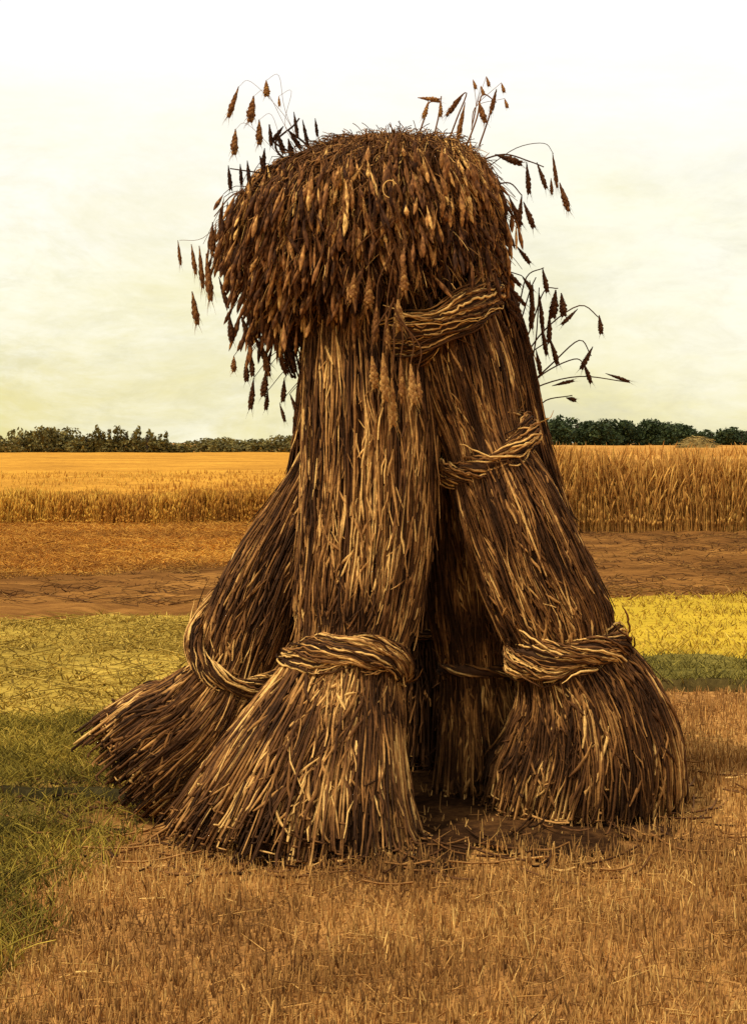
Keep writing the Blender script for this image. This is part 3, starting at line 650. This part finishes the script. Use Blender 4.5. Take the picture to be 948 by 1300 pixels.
def spiked_ear(seed, tone):
    """unit ear hanging to z=-1: overlapping spikelets round a thin rachis, thickest below the middle, each with a short awn"""
    r = np.random.default_rng(seed); b = Buf(); tiers = 13
    for k in range(tiers):
        z = (k + .3) / tiers * .86; env = .10 + .36 * math.sin(math.pi * min(1, (z + .05) ** 1.3)) ** .9
        m = 3 if k < tiers - 1 else 2
        for j in range(m):
            th = 2 * math.pi * (j + .5 * (k % 2)) / m + r.normal(0, .25); ln = r.uniform(.13, .19); fat = env * r.uniform(.50, .68)
            out = env * r.uniform(.45, .75); tv = np.linspace(0, 1, 6); prof = np.sin(np.pi * np.clip(tv * .96 + .02, 0, 1)) ** .7
            ax_ = np.stack([np.cos(th) * out * (.35 + .8 * tv), np.sin(th) * out * (.35 + .8 * tv), -(z + ln * tv)], -1)
            ph = np.arange(5) * 2 * np.pi / 5
            V = ax_[:, None, :] + (prof * fat)[:, None, None] * np.stack([np.cos(ph), np.sin(ph), 0 * ph], -1)[None]
            I = np.arange(30).reshape(6, 5)
            Q = np.stack([I[:-1], np.roll(I[:-1], -1, 1), np.roll(I[1:], -1, 1), I[1:]], -1).reshape(-1, 4)
            t_ = np.clip(tone + r.normal(0, .10) + .14 * (tv - .5)[:, None].repeat(5, 1).ravel(), 0, 1)
            b.add(V.reshape(-1, 3), Q, pal(t_, PAL_EAR))
            if r.random() < .6:
                e_ = ax_[-1]; A = np.stack([e_, e_ + [np.cos(th) * .18, np.sin(th) * .18, -.10], e_ + [np.cos(th) * .34, np.sin(th) * .34, -.26]])
                tubes(A[None], np.array([[.022, .014, .004]]), pal(np.array([tone + .15]), PAL_EAR), 3, b)
    Pz = np.stack([np.zeros(4), np.zeros(4), -np.linspace(0, .9, 4)], -1); tubes(Pz[None], np.full((1, 4), .09), pal(np.array([tone]), PAL_EAR), 4, b)
    me = make_mesh('ear', np.concatenate(b.V), np.concatenate(b.Q), np.concatenate(b.C)); me.materials.append(EARM); return me
for q in range(6): EARMESH.append(spiked_ear(q, [.36, .5, .6, .78, .2, .08][q]))
from mathutils import Vector
def ear_obj(base, d, L, W, parent, off, q=0):
    o = bpy.data.objects.new('ear', EARMESH[q]); link(o, parent)
    o.location = Vector(np.asarray(base) - np.asarray(off)); o.rotation_mode = 'QUATERNION'
    o.rotation_quaternion = Vector((0, 0, -1)).rotation_difference(Vector(d).normalized())
    o.scale = (W, W, L); return o
for i in np.where(own)[0]:
    ear_obj(p[i] - np.array([0, .012, 0]), d[i], L[i] * 1.1, W[i], cap, cap_foot, int(np.clip(rng.integers(0, 4), 0, 3)))

# stalks that stray from the mass, each with its hanging ears: ((px,py) path, ears [(px,py,dx,dy,len,w)])
def stray(path, ears, Y, rad=.0028, tone=.2, q=4, dY=0.0):
    K = [P(a, c, Y + dY * i / max(1, len(path) - 1)) for i, (a, c) in enumerate(path)]; D = catmull(K, 4 * len(K)) if len(K) > 2 else np.linspace(K[0], K[-1], 6)
    b = Buf(); tubes(D[None], np.linspace(rad, rad * .6, len(D))[None], pal(np.full((1, len(D)), tone), PAL_STRAW), 5, b)
    base = D[0]; o = b.obj('stalk', STRAW, cap, base)
    o.location = Vector(base - cap_foot)
    for ex, ey, dx, dy, L, w in ears:
        ear_obj(P(ex, ey, Y + dY * .9), (dx, rng.uniform(-.15, .15), -dy), M(L, Y), M(w * .85, Y), o, base, q if q is not None else int(rng.integers(0, 3)))
# right side, long stalks by the shoulder
stray([(660, 500), (700, 462), (735, 432), (750, 452)], [(752, 440, -.5, 1, 34, 9)], 4.3)
stray([(655, 470), (690, 420), (735, 388), (762, 405)], [(760, 400, .1, 1, 26, 9), (733, 392, -.7, .7, 30, 7)], 4.35)
stray([(640, 520), (680, 492), (735, 478), (795, 485)], [(768, 474, 1, .35, 34, 6), (700, 490, 1, -.25, 30, 6)], 4.3)
stray([(675, 540), (690, 510), (726, 502)], [(718, 505, .8, .2, 14, 8)], 4.35)
stray([(645, 455), (660, 410), (672, 370), (680, 352)], [(676, 362, -.05, 1, 60, 10), (664, 404, .2, 1, 40, 8)], 4.25)
stray([(650, 470), (672, 420), (690, 370), (708, 366)], [(705, 368, -.1, 1, 38, 15), (712, 372, .1, 1, 32, 13), (697, 396, 0, 1, 42, 9)], 4.3)
stray([(672, 470), (680, 430), (684, 365)], [(684, 372, .12, 1, 50, 8), (686, 410, .2, 1, 44, 8)], 4.28)
for (x, y, dx, L) in ((627, 318, .35, 26), (634, 336, 1.0, 40), (640, 358, .9, 42), (636, 372, 1.0, 36), (655, 312, .8, 30), (640, 385, .8, 34), (630, 400, .6, 30), (662, 350, .7, 26)):
    stray([(600, y - 30), (615, y - 16), (x, y)], [(x, y, dx, 1, L, 8)], 4.15, q=4)
stray([(632, 440), (655, 400), (668, 352), (690, 340)], [(688, 340, .2, 1, 34, 9), (672, 356, .1, 1, 36, 8)], 4.2)
stray([(640, 480), (668, 452), (700, 430)], [(698, 430, .3, 1, 36, 9), (680, 444, .2, 1, 34, 8)], 4.26)
stray([(650, 510), (690, 474), (728, 456), (742, 462)], [(740, 460, .4, 1, 30, 8)], 4.28)
# right upper: stalk arching out with hanging ears
stray([(605, 205), (640, 196), (672, 205), (690, 212)], [(668, 206, .1, 1, 42, 9), (681, 206, .35, 1, 38, 8), (628, 196, 1, .35, 38, 12)], 4.1)
stray([(615, 215), (655, 188), (690, 182), (702, 195)], [(701, 194, .15, 1, 46, 7), (699, 226, .05, 1, 22, 6), (710, 232, .3, 1, 40, 11)], 4.12, rad=.0015, q=0)
stray([(615, 240), (645, 232), (662, 248)], [(645, 248, .45, 1, 44, 9), (662, 247, -.1, 1, 44, 9), (664, 256, .4, 1, 38, 10)], 4.08)
# top right
stray([(565, 190), (580, 150), (592, 118), (575, 130)], [(589, 118, -.8, 1, 38, 9)], 4.12, tone=.45, q=0)
stray([(590, 190), (605, 150), (612, 120), (630, 130)], [(590, 130, -.2, 1, 54, 9), (607, 128, .3, 1, 32, 11)], 4.1, tone=.5, q=1)
stray([(608, 185), (620, 150), (630, 115)], [(630, 113, -.25, 1, 34, 8)], 4.1, tone=.4, q=0)
stray([(532, 170), (540, 145), (545, 130), (560, 130)], [(544, 128, -.3, 1, 26, 8), (530, 124, 1, .1, 30, 8)], 4.15, tone=.5, q=2)
stray([(550, 175), (556, 150), (560, 122)], [(559, 126, 0, 1, 24, 7)], 4.15, tone=.5, q=2)
# small feathery tips above the right
for (x, y) in ((600, 104), (617, 100), (636, 108), (610, 112), (640, 128)):
    stray([(598, 165), (604, 135), (x, y - 3)], [(x, y - 3, .3, 1, 14, 6)], 4.12, rad=.0011, tone=.6, q=2)
# top left: floating pale ears on hair-thin stalks
for (x, y, dx, L, w, q) in ((303, 110, -.35, 44, 10, 1), (322, 122, -.15, 36, 15, 1), (338, 102, .02, 22, 11, 2), (354, 122, .05, 14, 5, 3), (329, 152, 0, 34, 12, 1), (299, 164, -.05, 36, 13, 1)):
    stray([(385, 195), (362, y + 38), (x + 16, y - 6), (x, y)], [(x, y, dx, 1, L, w)], 4.15, rad=.0008, tone=.6, q=q)
# dark upright cluster upper left
stray([(395, 200), (360, 200), (350, 180), (372, 160), (380, 150)], [(373, 142, .15, 1, 36, 7), (384, 152, .2, 1, 36, 7), (360, 160, -.6, .8, 24, 8)], 4.0, rad=.004, tone=.05, q=5)
stray([(392, 205), (372, 195), (345, 178), (342, 158)], [(342, 158, .1, 1, 30, 8), (352, 168, .3, 1, 30, 10), (366, 176, .2, 1, 32, 12)], 4.0, rad=.004, tone=.05, q=5)
stray([(400, 195), (385, 180), (365, 165)], [(366, 165, .6, .9, 30, 9), (400, 150, .12, 1, 24, 6), (336, 188, -.1, 1, 30, 9)], 4.0, rad=.004, tone=.05, q=5)
stray([(385, 216), (355, 222), (320, 218), (292, 214)], [(290, 210, .1, 1, 34, 8), (305, 208, .05, 1, 28, 7), (314, 204, .1, 1, 34, 8), (330, 198, .3, 1, 26, 10)], 4.0, rad=.003, tone=.1, q=5)
# left edge
stray([(330, 285), (295, 270), (258, 302), (228, 305)], [(226, 305, .1, 1, 34, 6), (243, 310, .15, 1, 42, 8)], 4.05, rad=.0011, tone=.5, q=1)
stray([(320, 270), (285, 262), (258, 310)], [(253, 312, .08, 1, 58, 9), (262, 322, .1, 1, 66, 13), (244, 370, .15, 1, 46, 12)], 4.05, rad=.0012, tone=.45, q=1)
stray([(340, 250), (300, 245), (272, 275)], [(270, 282, 0, 1, 46, 10), (280, 264, 0, 1, 48, 8), (289, 256, 0, 1, 36, 7)], 4.02, tone=.4, q=0)
for (x, y, dx, L, w, q) in ((330, 395, .2, 44, 11, 5), (345, 412, .3, 46, 12, 0), (360, 425, .35, 46, 11, 5), (334, 440, .2, 40, 11, 0), (384, 470, .3, 42, 10, 5), (372, 530, .2, 30, 8, 4), (318, 446, .1, 34, 9, 4), (278, 352, .3, 44, 8, 4), (291, 398, .1, 38, 11, 4), (297, 452, 0, 22, 10, 1), (312, 458, .05, 28, 10, 4), (322, 480, -.1, 42, 10, 4), (338, 470, -.1, 36, 12, 4),
                            (340, 496, -.1, 26, 8, 4), (361, 480, -.05, 32, 9, 4), (355, 512, .3, 26, 6, 4), (306, 400, .35, 44, 12, 4), (322, 425, .5, 44, 12, 5), (350, 440, .4, 40, 10, 4), (368, 500, .4, 40, 9, 4),
                            (376, 455, .4, 40, 9, 4), (380, 520, .3, 36, 8, 4)):
    stray([(395 if y < 420 else 415, y - 60), (x + 30, y - 34), (x, y)], [(x, y, dx, 1, L, w)], 4.04, rad=.0016, tone=.15, q=q)
# ears that hang down the front of the stout sheaf
for (x, y, dx, L, w, q) in ((478, 385, -.05, 52, 9, 1), (490, 400, .05, 46, 8, 2), (505, 380, .05, 44, 14, 3), (472, 452, .1, 44, 12, 3), (486, 448, .05, 66, 13, 3), (497, 480, .03, 66, 12, 3), (508, 455, .05, 60, 9, 2),
                            (521, 462, .08, 56, 12, 3), (530, 470, .05, 44, 8, 2), (450, 345, -.1, 42, 10, 2), (468, 350, 0, 44, 12, 2), (512, 330, 0, 48, 11, 2)):
    stray([(500, y - 70), (x + 3, y - 30), (x, y)], [(x, y, dx, 1, L, w * 1.35)], 3.78 + .02 * (y < 440) - .02, rad=.0026, tone=.35, q=q)
# pale curl of straw on the face of the head
a = np.linspace(.6, 4.6, 9)
stray([(495 + 9 * math.cos(v), 240 - 11 * math.sin(v)) for v in a], [], 3.74, rad=.002, tone=1.0)
# the heavy twisted rope under the head on the right
band(P(538, 394, 4.10), M(86, 4.1), M(102, 4.1), 26, -18, .062, .032, cap, name='band', origin=cap_foot, tone=(.44, .22), n=140, twist=1.1)

# ---------------------------------------------------------------- world, sun, camera
SUN_EL, SUN_AZ = 58, -120        # azimuth clockwise from +Y (view direction): from the left, a little in front
w = bpy.data.worlds.new('World'); S.world = w; w.use_nodes = True
nt = w.node_tree; N, L = nt.nodes, nt.links
bg = N['Background']
sky = N.new('ShaderNodeTexSky'); sky.sky_type = 'NISHITA'; sky.sun_disc = False
sky.sun_elevation = math.radians(SUN_EL); sky.sun_rotation = math.radians(SUN_AZ); sky.air_density = 1.4; sky.dust_density = 3.0
sc = N.new('ShaderNodeVectorMath'); sc.operation = 'SCALE'; sc.inputs['Scale'].default_value = 1.0; L.new(sky.outputs[0], sc.inputs[0])
tc = N.new('ShaderNodeTexCoord'); sep = N.new('ShaderNodeSeparateXYZ'); L.new(tc.outputs['Generated'], sep.inputs[0])
mp = N.new('ShaderNodeMapping'); mp.inputs['Scale'].default_value = (2.2, 2.2, 5.0); mp.inputs['Location'].default_value = (.4, .0, .9); L.new(tc.outputs['Generated'], mp.inputs[0])
nz = N.new('ShaderNodeTexNoise'); nz.inputs['Scale'].default_value = 1.6; nz.inputs['Detail'].default_value = 6; nz.inputs['Roughness'].default_value = .6; nz.inputs['Distortion'].default_value = .6; L.new(mp.outputs[0], nz.inputs[0])
mp2 = N.new('ShaderNodeMapping'); mp2.inputs['Scale'].default_value = (14, 14, 60); L.new(tc.outputs['Generated'], mp2.inputs[0])
nz2 = N.new('ShaderNodeTexNoise'); nz2.inputs['Scale'].default_value = 2; nz2.inputs['Detail'].default_value = 6; nz2.inputs['Roughness'].default_value = .7; L.new(mp2.outputs[0], nz2.inputs[0])
# height in the sky + noise -> cloud tint (values for Background strength .1)
ad = N.new('ShaderNodeMath'); ad.operation = 'MULTIPLY_ADD'; L.new(nz.outputs[0], ad.inputs[0]); ad.inputs[1].default_value = .40; L.new(sep.outputs[2], ad.inputs[2])
ad2 = N.new('ShaderNodeMath'); ad2.operation = 'MULTIPLY_ADD'; L.new(nz2.outputs[0], ad2.inputs[0]); ad2.inputs[1].default_value = .10; L.new(ad.outputs[0], ad2.inputs[2])
cr = N.new('ShaderNodeValToRGB'); L.new(ad2.outputs[0], cr.inputs[0]); E = cr.color_ramp.elements
E[0].position = .17; E[0].color = (.66, .61, .28, 1)
E[1].position = .50; E[1].color = (1.0, .98, .94, 1)
k = E.new(.27); k.color = (.90, .84, .52, 1)
k = E.new(.37); k.color = (1.0, .97, .80, 1)
mul = N.new('ShaderNodeVectorMath'); mul.operation = 'SCALE'; mul.inputs['Scale'].default_value = 11.4; L.new(cr.outputs[0], mul.inputs[0])
# grey and warm veils of cloud, drawn out sideways
def veil(prev, loc, scl, lo, hi, col, amt, xdir):
    m_ = N.new('ShaderNodeMapping'); m_.inputs['Scale'].default_value = scl; m_.inputs['Location'].default_value = loc; L.new(tc.outputs['Generated'], m_.inputs[0])
    n_ = N.new('ShaderNodeTexNoise'); n_.inputs['Scale'].default_value = 2.2; n_.inputs['Detail'].default_value = 9; n_.inputs['Roughness'].default_value = .72; n_.inputs['Distortion'].default_value = .5; L.new(m_.outputs[0], n_.inputs[0])
    r_ = N.new('ShaderNodeMapRange'); r_.interpolation_type = 'SMOOTHSTEP'; r_.inputs[1].default_value = lo; r_.inputs[2].default_value = hi; r_.inputs[4].default_value = amt; L.new(n_.outputs[0], r_.inputs[0])
    x_ = N.new('ShaderNodeMapRange'); x_.inputs[1].default_value = -.25 * xdir; x_.inputs[2].default_value = .30 * xdir; x_.inputs[3].default_value = .08; L.new(sep.outputs[0], x_.inputs[0])
    z_ = N.new('ShaderNodeMapRange'); z_.inputs[1].default_value = .26; z_.inputs[2].default_value = .0; z_.inputs[3].default_value = .0; L.new(sep.outputs[2], z_.inputs[0])
    k1 = N.new('ShaderNodeMath'); k1.operation = 'MULTIPLY'; L.new(r_.outputs[0], k1.inputs[0]); L.new(x_.outputs[0], k1.inputs[1])
    k2 = N.new('ShaderNodeMath'); k2.operation = 'MULTIPLY'; L.new(k1.outputs[0], k2.inputs[0]); L.new(z_.outputs[0], k2.inputs[1])
    q_ = N.new('ShaderNodeMix'); q_.data_type = 'RGBA'; L.new(k2.outputs[0], q_.inputs['Factor']); L.new(prev, q_.inputs['A']); q_.inputs['B'].default_value = (*col, 1); return q_.outputs['Result']
c1 = veil(mul.outputs[0], (3, 1, 0), (2, 2, 5), .46, .66, (7.2, 7.1, 5.9), .8, 1)
c1 = veil(c1, (0, 7, 2), (2, 2, 4), .36, .60, (9.0, 8.0, 3.2), .9, -1)
c1 = veil(c1, (5, 2, 4), (9, 9, 22), .42, .70, (6.9, 6.5, 3.8), .5, -1)
c1 = veil(c1, (1, 4, 9), (9, 9, 22), .42, .70, (8.2, 7.6, 5.2), .5, 1)
mx = N.new('ShaderNodeMix'); mx.data_type = 'RGBA'; mx.inputs['Factor'].default_value = .9
L.new(sc.outputs[0], mx.inputs['A']); L.new(c1, mx.inputs['B']); L.new(mx.outputs['Result'], bg.inputs[0]); bg.inputs[1].default_value = .1

sd = bpy.data.lights.new('sun', 'SUN'); sd.energy = 3.6; sd.angle = math.radians(3); sd.color = (1, .90, .74)
so = bpy.data.objects.new('sun', sd); COL.objects.link(so)
az, elv = math.radians(SUN_AZ), math.radians(SUN_EL)
dirv = Vector((math.sin(az) * math.cos(elv), math.cos(az) * math.cos(elv), math.sin(elv)))
so.rotation_euler = dirv.to_track_quat('Z', 'Y').to_euler()

cd = bpy.data.cameras.new('camera'); cam = bpy.data.objects.new('camera', cd); COL.objects.link(cam)
cam.location = (0, 0, CH); cam.rotation_euler = (math.radians(90), 0, 0)
cd.sensor_width = 36; cd.lens = F / 1300 * 36; cd.shift_y = -(650 - HY) / 1300; cd.clip_end = 5000; cd.clip_start = .05
S.camera = cam
S.view_settings.view_transform = 'Standard'; S.view_settings.look = 'None'; S.view_settings.exposure = 0; S.view_settings.gamma = 1
S.view_settings.use_curve_mapping = False
